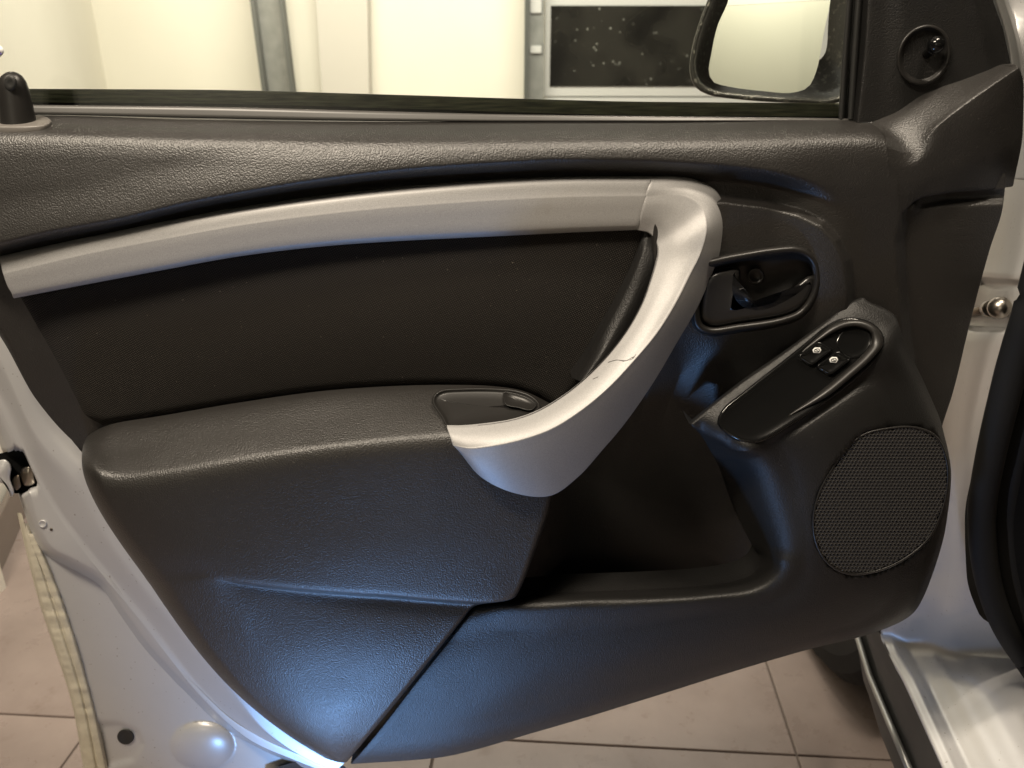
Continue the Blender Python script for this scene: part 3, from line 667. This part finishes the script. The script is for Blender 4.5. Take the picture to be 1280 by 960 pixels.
# --- mirror triangle
tri_t = [(1081, -60), (1130, -60), (1180, -60), (1236, -60)]
tri_b = [(1074, 153), (1112, 146), (1170, 112), (1272, 84)]
tri_l = [(1092, -60), (1088, 0), (1084, 60), (1074, 153)]
tri_r = [(1228, -60), (1240, 0), (1252, 35), (1264, 90)]
X, Y, U, V_ = coons([(1092, -60), (1140, -60), (1180, -60), (1228, -60)], [(1074, 153), (1112, 150), (1170, 118), (1264, 90)], tri_l, tri_r, 50, 50)
Wd = .016 + .003*U - .010*sstep(.85, 1, U) + .004*sstep(.1, .3, U)*(1-U)
mt = sheet('mirror_cover', skirted(at(X, Y, Wd), 'lr', .02, .0015), M['grain_fine'], door)
pa = Plane(at(1130, 70, .0185), at(1180, 70, .0185), at(1155, 110, .0185))
ell = lambda a, b, cx=1155, cy=69, rot=.45: [(cx+a*math.cos(t_)*math.cos(rot)-b*math.sin(t_)*math.sin(rot), cy+a*math.cos(t_)*math.sin(rot)+b*math.sin(t_)*math.cos(rot)) for t_ in np.linspace(0, 2*math.pi, 24)[:-1]]
adj = rings('mirror_adjuster', [withh(ell(33, 40), -.001), withh(ell(32.5, 39), .0045), withh(ell(30.5, 37), .0055), withh(ell(28, 34.5), .0045), withh(ell(22, 27), -.003), withh(ell(12, 14), -.009)], M['satin'], mt, fn=pa.at, n=48)
kn = [pa.at(np.array(1156.), np.array(70.), -.008), pa.at(np.array(1160.), np.array(66.), .004), pa.at(np.array(1166.), np.array(60.), .011)]
tube('adjuster_stalk', kn, .0036, M['gloss'], adj, 10, n=8)
bm = bmesh.new(); bmesh.ops.create_uvsphere(bm, u_segments=20, v_segments=12, radius=.0066)
me = bpy.data.meshes.new('adjuster_knob'); bm.to_mesh(me); bm.free(); me.polygons.foreach_set('use_smooth', [True]*len(me.polygons))
o = link('adjuster_knob', me, adj, [M['gloss']]); o.location = Vector(pa.at(np.array(1170.), np.array(56.), .012)) - parent_origin(adj)
# --- door mirror outside
hs = [(905, -70), (888, -10), (875, 25), (865, 60), (862, 90), (868, 108), (884, 118), (930, 125), (1000, 129), (1045, 129), (1075, 110), (1085, 40), (1080, -70), (1000, -110)]
dm = lambda f, y: [(974+(x-974)*f, 20+(yy-20)*f, y) for x, yy in hs]
hou = rings('mirror_housing', [dm(.55, 1.10), dm(.85, 1.06), dm(.99, .985), dm(1, .95), dm(.99, .942), dm(.955, .941), dm(.94, .948)], M['housing'], door, fn=aty, n=80, cap=False)
mg = [(925, -70), (910, 2), (897, 32), (889, 68), (886, 90), (891, 102), (910, 108), (955, 114), (990, 116), (1010, 109), (1020, 90), (1030, 40), (1038, 0), (1040, -70), (980, -90)]
mc = aty(960, 60, .955); mv = mc-np.array([0, 0, ZC]); mv /= np.linalg.norm(mv); mr = np.array([-1.7, -3.5, 1.35])-mc; mr /= np.linalg.norm(mr); mn = mr-mv
pm = Plane(mc, mc+np.cross(mn, [0, 0, 1.]), mc+np.cross(mn, [1., 0, 0]))
rings('mirror_bezel', [dm(.955, .943), dm(.93, .956)], M['housing'], hou, fn=aty, n=80, cap=False)
rings('mirror_glass', [withh(mg, 0), withh(shrink(mg, 3), .0)], M['mirror'], hou, fn=pm.at, n=64)

# --- lock pin
bzp = [(-40, 146), (0, 143.5), (45, 144), (60, 147), (64, 151), (58, 155), (40, 157.5), (0, 158), (-40, 157.5), (-55, 152)]
bzw = lambda y: .016+(y-143.5)/14.5*.034
lp = rings('lock_bezel', [[(x, y+8, bzw(y)) for x, y in bzp], [(x*1.01, y+2, bzw(y)+.0006) for x, y in bzp], [(x, y, bzw(y)) for x, y in bzp],
                          [(x*.93+1, 150.5+(y-150.5)*.86, bzw(150.5+(y-150.5)*.86)) for x, y in bzp]], M['bezel'], door, n=60)
rows = []
for y, hw, cx in ((158, 22, 23), (150, 21, 22.5), (130, 19.5, 19.5), (112, 18, 16.5), (102, 16, 15), (95, 12, 14.5), (91, 7, 14.3), (89.5, 2.5, 14.2)):
    a_, b_, c_ = ray(cx, y); rows.append((at(cx, y, .0335), hw*.00066))
V = []; sg = 20
for p, r in rows:
    for k in range(sg):
        th = 2*math.pi*k/sg; V.append(p+np.array([r*math.cos(th), r*.8*math.sin(th), 0]))
F = gridfaces(len(rows), sg, closed=True); F.append(tuple((len(rows)-1)*sg+k for k in range(sg)))
pin = mesh('lock_pin', V, F, M['satin'], door)
pd_ = Plane(*[at(x, y, (.0335+.0107)) for x, y in ((5, 100), (25, 100), (15, 115))])
el2 = lambda r: [(13+r*.8*math.cos(t_), 104+r*math.sin(t_)) for t_ in np.linspace(0, 2*math.pi, 16)[:-1]]
rings('pin_dimple', [withh(el2(10), -.0012), withh(el2(8), .0004), withh(el2(4), -.0004)], M['rubber'], pin, fn=pd_.at, n=24)
# sticker on the glass
stk = [(-8+13*math.cos(t_), 64+9*math.sin(t_)) for t_ in np.linspace(0, 2*math.pi, 20)[:-1]]
pg = Plane(*[at(x, y, .0045) for x, y in ((-20, 60), (10, 60), (-5, 80))])
st = rings('glass_sticker', [withh(stk, -.0004), withh(shrink(stk, .3), .0001)], M['sticker'], door, fn=pg.at, n=32)
for q in (((-2, 59), (0, 67)), ((0, 67), (2, 68)), ((-7, 60), (-8, 67))): tube('sticker_mark', pg.at(np.array([q[0][0], q[1][0]]), np.array([q[0][1], q[1][1]]), np.array([.0003, .0003])), .0005, M['purple'], st, 5)

# --- painted door shell at the rear lower edge
m0 = [(-20, 330), (20, 420), (75, 530), (130, 600), (160, 655), (207, 720), (260, 780), (320, 850), (360, 895), (405, 925), (440, 940)]
m1 = [(-60, 345), (0, 433), (52, 540), (109, 607), (137, 660), (186, 728), (240, 789), (298, 862), (337, 908), (390, 944), (425, 958)]
m2 = [(-75, 390), (0, 497), (40, 580), (73, 637), (122, 701), (185, 777), (260, 871), (317, 921), (370, 945), (420, 964)]
m3 = [(-90, 440), (-10, 520), (28, 612), (58, 684), (90, 703), (130, 727), (157, 765), (187, 806), (240, 862), (285, 904), (337, 934), (375, 950), (415, 968)]
sh2 = lambda c, dx, dy, w: [(x+dx, y+dy, w) for x, y in c]
rows = [sh2(m0, 0, 0, .030), sh2(m1, 4, -3, .036), sh2(m1, -6, 5, .037), sh2(m2, 6, -5, .028), sh2(m2, 1, 0, .0255), sh2(m2, -5, 4, .0265), sh2(m3, 6, -4, .026), sh2(m3, 0, 0, .022), sh2(m3, -4, 3, .012), sh2(m3, -6, 5, .006)]
X, Y, Wd = loft(rows, 160, 7)
hole = [(-30, 575), (0, 567), (22, 562), (30, 566), (40, 588), (48, 605), (44, 609), (20, 617), (12, 612), (0, 590), (-30, 600)]
Wd -= .05*sstep(-1.0, 2, sdf(hole, X, Y))
flange = sheet('door_flange', at(X, Y, Wd), M['paint'], door)
rec = [(28, 612), (60, 680), (90, 705), (131, 729), (157, 765), (187, 806), (240, 862), (285, 904), (337, 934), (378, 950), (330, 962), (280, 985), (200, 1000), (135, 1000), (125, 930), (108, 860), (74, 750), (41, 667), (20, 625)]
X, Y, U, V_ = coons([(20, 600), (70, 680), (150, 735), (250, 850), (395, 945)], [(127, 1010), (200, 1010), (260, 995), (320, 968), (395, 952)], [(20, 600), (41, 667), (74, 750), (108, 860), (127, 1010)], [(395, 945), (395, 952)], 110, 110)
Wd = np.full(X.shape, .005)
Wd += .011*np.clip(1-((X-253)/40)**2-((Y-932)/30)**2, 0, 1)**.8
k1 = sdf([(100, 903), (150, 903), (172, 912), (180, 930), (168, 950), (130, 960), (110, 960)], X, Y); Wd -= .003*sstep(-3, 5, k1)
shell = sheet('door_shell', at(X, Y, Wd), M['paint'], door)
hl = [(22, 641), (49, 750), (90, 877), (106, 965), (115, 1010)]; hr = [(41, 667), (75, 750), (109, 862), (131, 960), (140, 1010)]
mid = [((a[0]+b[0])/2, (a[1]+b[1])/2) for a, b in zip(hl, hr)]
X, Y, Wd = loft([sh2(hr, 4, 0, .004), sh2(hr, 0, 0, .009), sh2(hr, -7, 0, .010), sh2(mid, 4, 0, .0075), sh2(mid, 0, 0, .010), sh2(hl, 4, 0, .0095), sh2(hl, 0, 0, .004), sh2(hl, -1, 0, -.02)], 90, 4)
Wd += .0006*np.sin(Y*.21+np.sin(Y*.05)*4)+.0004*np.sin(Y*.63)
sheet('hem_seam', at(X, Y, Wd), M['sealer'], door)
# latch in its opening
la = thing  # (helper name kept for clarity)
pb = Plane(*[at(x, y, .006) for x, y in ((0, 570), (40, 580), (20, 610))])
lt = rings('door_latch', [withh(hole, 0), withh(shrink(hole, 3), -.001)], M['void'], door, fn=pb.at, n=40)
cl = [(28, 585), (38, 583), (43, 598), (44, 604), (32, 608), (26, 600)]
rings('latch_plate', [withh(cl, 0), withh(shrink(cl, .6), .006), withh(shrink(cl, 2), .007)], M['steel'], lt, fn=pb.at, n=24)
cl2 = [(17, 596), (24, 593), (25, 600), (26, 609), (20, 613), (15, 606)]
rings('latch_claw', [withh(cl2, 0), withh(shrink(cl2, .6), .012), withh(shrink(cl2, 2), .013)], M['darksteel'], lt, fn=pb.at, n=24)
ed = [(-25, 578), (0, 575), (6, 574), (14, 582), (13, 598), (18, 616), (14, 622), (5, 605), (-25, 600)]
rings('latch_lip', [withh(ed, .0), withh(shrink(ed, .6), .016), withh(shrink(ed, 2), .017)], M['paint'], lt, fn=pb.at, n=40)
tf = bvh(flange, shell)
def disc(name, px, py, r, m, h0, h1, asp=.9):
    c0 = onto(tf, px, py, 0); pl_ = Plane(c0, c0+np.array([.01, 0, 0]), c0+np.array([0, 0, .01]))
    e_ = lambda k: [(px+r*k*math.cos(t_), py+r*k*asp*math.sin(t_)) for t_ in np.linspace(0, 2*math.pi, 20)[:-1]]
    return rings(name, [withh(e_(1), h0), withh(e_(.93), h1), withh(e_(.75), h1), withh(e_(.6), h1*.6)], m, door, fn=pl_.at, n=28)
disc('rubber_plug', 157, 921, 11, M['rubber'], -.001, .0016)
disc('paint_dimple', 53, 655, 5.5, M['paint'], -.001, .0012)
disc('paint_chip', 64, 662, 2, M['darksteel'], -.001, .0006)
# outer skin of the door, behind all the trim
ys_ = np.array([190, 300, 400, 540, 700, 770, 840, 900, 935.]); xl_s = np.array([-60, -55, -10, 75, 185, 235, 300, 365, 410.]); xr_s = np.array([1235, 1228, 1200, 1170, 1150, 1105, 900, 700, 570.])
G = np.stack([at(xl_s+(xr_s-xl_s)*f, ys_, .06) for f in np.linspace(0, 1, 14)], 1) + np.array([0, .12, 0])
sheet('outer_skin', G, M['paint'], door)
# underside edge of the shell
sheet('bottom_seal', np.stack([at(np.array([330, 350, 380, 405, 430]), np.array([965, 958, 949, 951, 957.]), .012), at(np.array([330, 350, 385, 410, 440]), np.array([985, 975, 964, 964, 968.]), .0)]), M['rubber'], door)

# ------------------------------------------------------------------ car body round the door opening
car = thing('car', 'silver car body with door pillar, sill and black door seal at the right edge', 'car', (.75, .75, 0))
def yh(px, py, h): return float(ath(px, py, h)[1])
R = [[(1250, 222, .79), (1258, 222, .775), (1270, 224, .745), (1310, 228, .64)],
     [(1232, 300, .79), (1240, 300, .775), (1256, 302, .745), (1296, 306, .64)],
     [(1222, 343, .79), (1228, 344, .775), (1244, 346, .745), (1285, 348, .64)],
     [(1218, 352, .80), (1224, 353, .795), (1240, 356, .775), (1281, 358, .66)],
     [(1215, 362, .80), (1221, 362, .795), (1236, 363, .775), (1279, 365, .66)],
     [(1204, 405, .80), (1212, 406, .795), (1226, 407, .775), (1266, 408, .66)],
     [(1202, 412, .795), (1209, 414, .775), (1222, 416, .75), (1262, 418, .64)],
     [(1175, 500, .795), (1186, 500, .775), (1200, 500, .75), (1241, 500, .64)],
     [(1165, 570, .80), (1180, 570, .785), (1194, 575, .755), (1218, 580, .65)],
     [(1160, 640, .805), (1176, 645, .79), (1190, 648, .76), (1206, 650, .67)],
     [(1145, 710, .82), (1168, 712, .80), (1186, 712, .77), (1208, 715, .68)],
     [(1115, 765, .84), (1148, 766, .81), (1180, 765, .775), (1224, 768, .69)],
     [(1101, 790, yh(1101, 790, .40)), (1148, 800, yh(1148, 800, .415)), (1192, 808, yh(1192, 808, .435)), (1300, 815, yh(1300, 815, .46))],
     [(1130, 850, yh(1130, 850, .40)), (1175, 855, yh(1175, 855, .41)), (1228, 862, yh(1228, 862, .435)), (1340, 868, yh(1340, 868, .46))],
     [(1155, 905, yh(1155, 905, .40)), (1202, 910, yh(1202, 910, .41)), (1262, 920, yh(1262, 920, .435)), (1390, 928, yh(1390, 928, .46))],
     [(1182, 965, yh(1182, 965, .40)), (1232, 970, yh(1232, 970, .41)), (1300, 980, yh(1300, 980, .435)), (1450, 992, yh(1450, 992, .46))]]
def body(R, n, m):
    A = np.array(R); k = len(R); kk = np.concatenate([[0], np.cumsum(np.maximum(np.linalg.norm(np.diff(A[:, 1, :2], axis=0), axis=1), 2))]); qq = np.interp(np.linspace(0, k-1, (k-1)*m+1), np.arange(k), kk)
    C = np.stack([np.stack([pchip(kk, A[:, j, c_], qq) for c_ in range(3)], -1) for j in range(A.shape[1])], 1)
    u = np.linspace(0, A.shape[1]-1, n); out = np.zeros((len(qq), n, 3))
    for i in range(len(qq)):
        for c_ in range(3): out[i, :, c_] = pchip(np.arange(A.shape[1]), C[i, :, c_], u)
    return out
O = body(R, 46, 7)
# rolled ridges along the sill
u = np.linspace(0, 3, 46)[None, :]; low = sstep(700, 800, O[..., 1])
PB = aty(O[..., 0], O[..., 1], O[..., 2])
PB[..., 2] += low*.4*(.006*np.exp(-((u-.25)/.12)**2) + .010*np.exp(-((u-1.25)/.3)**2) - .006*np.exp(-((u-.7)/.15)**2))
G = PB
edge_ = G[:, :1]; G = np.concatenate([edge_+np.array([.03, .0, -.03]), edge_+np.array([.001, .0, -.006]), G], 1)
sill = sheet('sill_panel', G, M['paint'], car)
sp_ = np.array([(1312, 290, .62), (1286, 390, .62), (1270, 440, .625), (1252, 510, .63), (1236, 580, .64), (1227, 650, .655), (1233, 715, .66), (1250, 772, .665), (1282, 826, yh(1282, 826, .49)), (1322, 882, yh(1322, 882, .49)), (1390, 965, yh(1390, 965, .49))])
sl = aty(sp_[:, 0], sp_[:, 1], sp_[:, 2]); sl = spline3(sl, 60)
tube('door_seal', sl, .012, M['seal'], car, 14)
tube('door_seal', sl+np.array([.027, .004, .002]), .008, M['seal'], car, 12)
G = np.stack([sl+np.array([.012, .0, 0]), sl+np.array([.05, -.01, .01]), sl+np.array([.30, .12, .03]), sl+np.array([.5, .3, .05])], 1)
sheet('cabin_lining', G, M['void'], car)
# black sill cladding with pale step edge
c1 = [(1092, 780), (1101, 792), (1130, 852), (1155, 907), (1185, 972)]; c2 = [(1068, 785), (1074, 800), (1088, 845), (1112, 902), (1142, 972)]
G = np.stack([np.stack([ath(x-1, y, .392) for x, y in c1]), np.stack([ath(x-14, y, .375) for x, y in c1]), np.stack([ath(x+10, y, .325) for x, y in c2]), np.stack([ath(x, y, .315) for x, y in c2]), np.stack([ath(x, y, .315) for x, y in c2])+np.array([.03, 0, -.10])], 1)
sheet('sill_cladding', G, M['clad'], car)
tube('step_edge', [ath(x-1, y, .318) for x, y in c2], .0045, M['trimstrip'], car, 8)
# check strap bolt
tb = bvh(sill)
b0 = onto(tb, 1232, 391, .012); b1 = onto(tb, 1256, 388, .013); b2_ = onto(tb, 1269, 387, .012)
tube('strap_pin', [b0+(b0-b1)*1.5, b0, b1], .0042, M['darksteel'], car, 10)
tube('strap_collar', [b1, b1+(b2_-b1)*.4], .0078, M['steel'], car, 14)
bm = bmesh.new(); bmesh.ops.create_uvsphere(bm, u_segments=20, v_segments=14, radius=.0098); me = bpy.data.meshes.new('strap_bolt'); bm.to_mesh(me); bm.free()
me.polygons.foreach_set('use_smooth', [True]*len(me.polygons)); o = link('strap_bolt', me, car, [M['steel']]); o.location = Vector(b2_)-car.location
# upper pillar and seal beside the mirror triangle
us = [(1232, -60), (1243, 0), (1252, 28), (1259, 55), (1264, 90)]
X, Y, Wd = loft([sh2(us, -4, 0, .0), sh2(us, 3, 0, .010), sh2(us, 12, 0, .006), sh2(us, 17, 0, -.02)], 40, 6)
sheet('pillar_seal', at(X, Y, Wd), M['trimstrip'], car)
X, Y, Wd = loft([[(1250, -60, -.05), (1262, 0, -.05), (1268, 40, -.05), (1262, 100, -.05)], [(1272, -60, -.05), (1270, 10, -.05), (1272, 40, -.04), (1274, 100, -.04)], [(1330, -60, -.05), (1330, 0, -.05), (1330, 40, -.04), (1330, 100, -.04)], [(1330, -60, -.5), (1330, 0, -.5), (1330, 40, -.5), (1330, 120, -.5)]], 20, 4)
sheet('pillar_panel', at(X, Y, Wd), M['paint'], car)
# front wheel behind the door
whl = bpy.data.meshes.new('front_tyre'); bm = bmesh.new(); prof = [(.21, -.09), (.28, -.10), (.31, -.095), (.33, -.075), (.335, -.03), (.335, .03), (.33, .075), (.31, .095), (.28, .10), (.21, .09)]
vs = []
for k in range(48):
    th = 2*math.pi*k/48; vs.append([bm.verts.new((x, r*math.cos(th), r*math.sin(th))) for r, x in prof])
for k in range(48):
    for j in range(len(prof)-1): bm.faces.new((vs[k][j], vs[k][j+1], vs[(k+1) % 48][j+1], vs[(k+1) % 48][j]))
bm.faces.new([v[0] for v in vs])
bm.to_mesh(whl); bm.free()
o = link('front_tyre', whl, car, [M['tyre']]); o.location = Vector((.685, 1.32, .332))-car.location
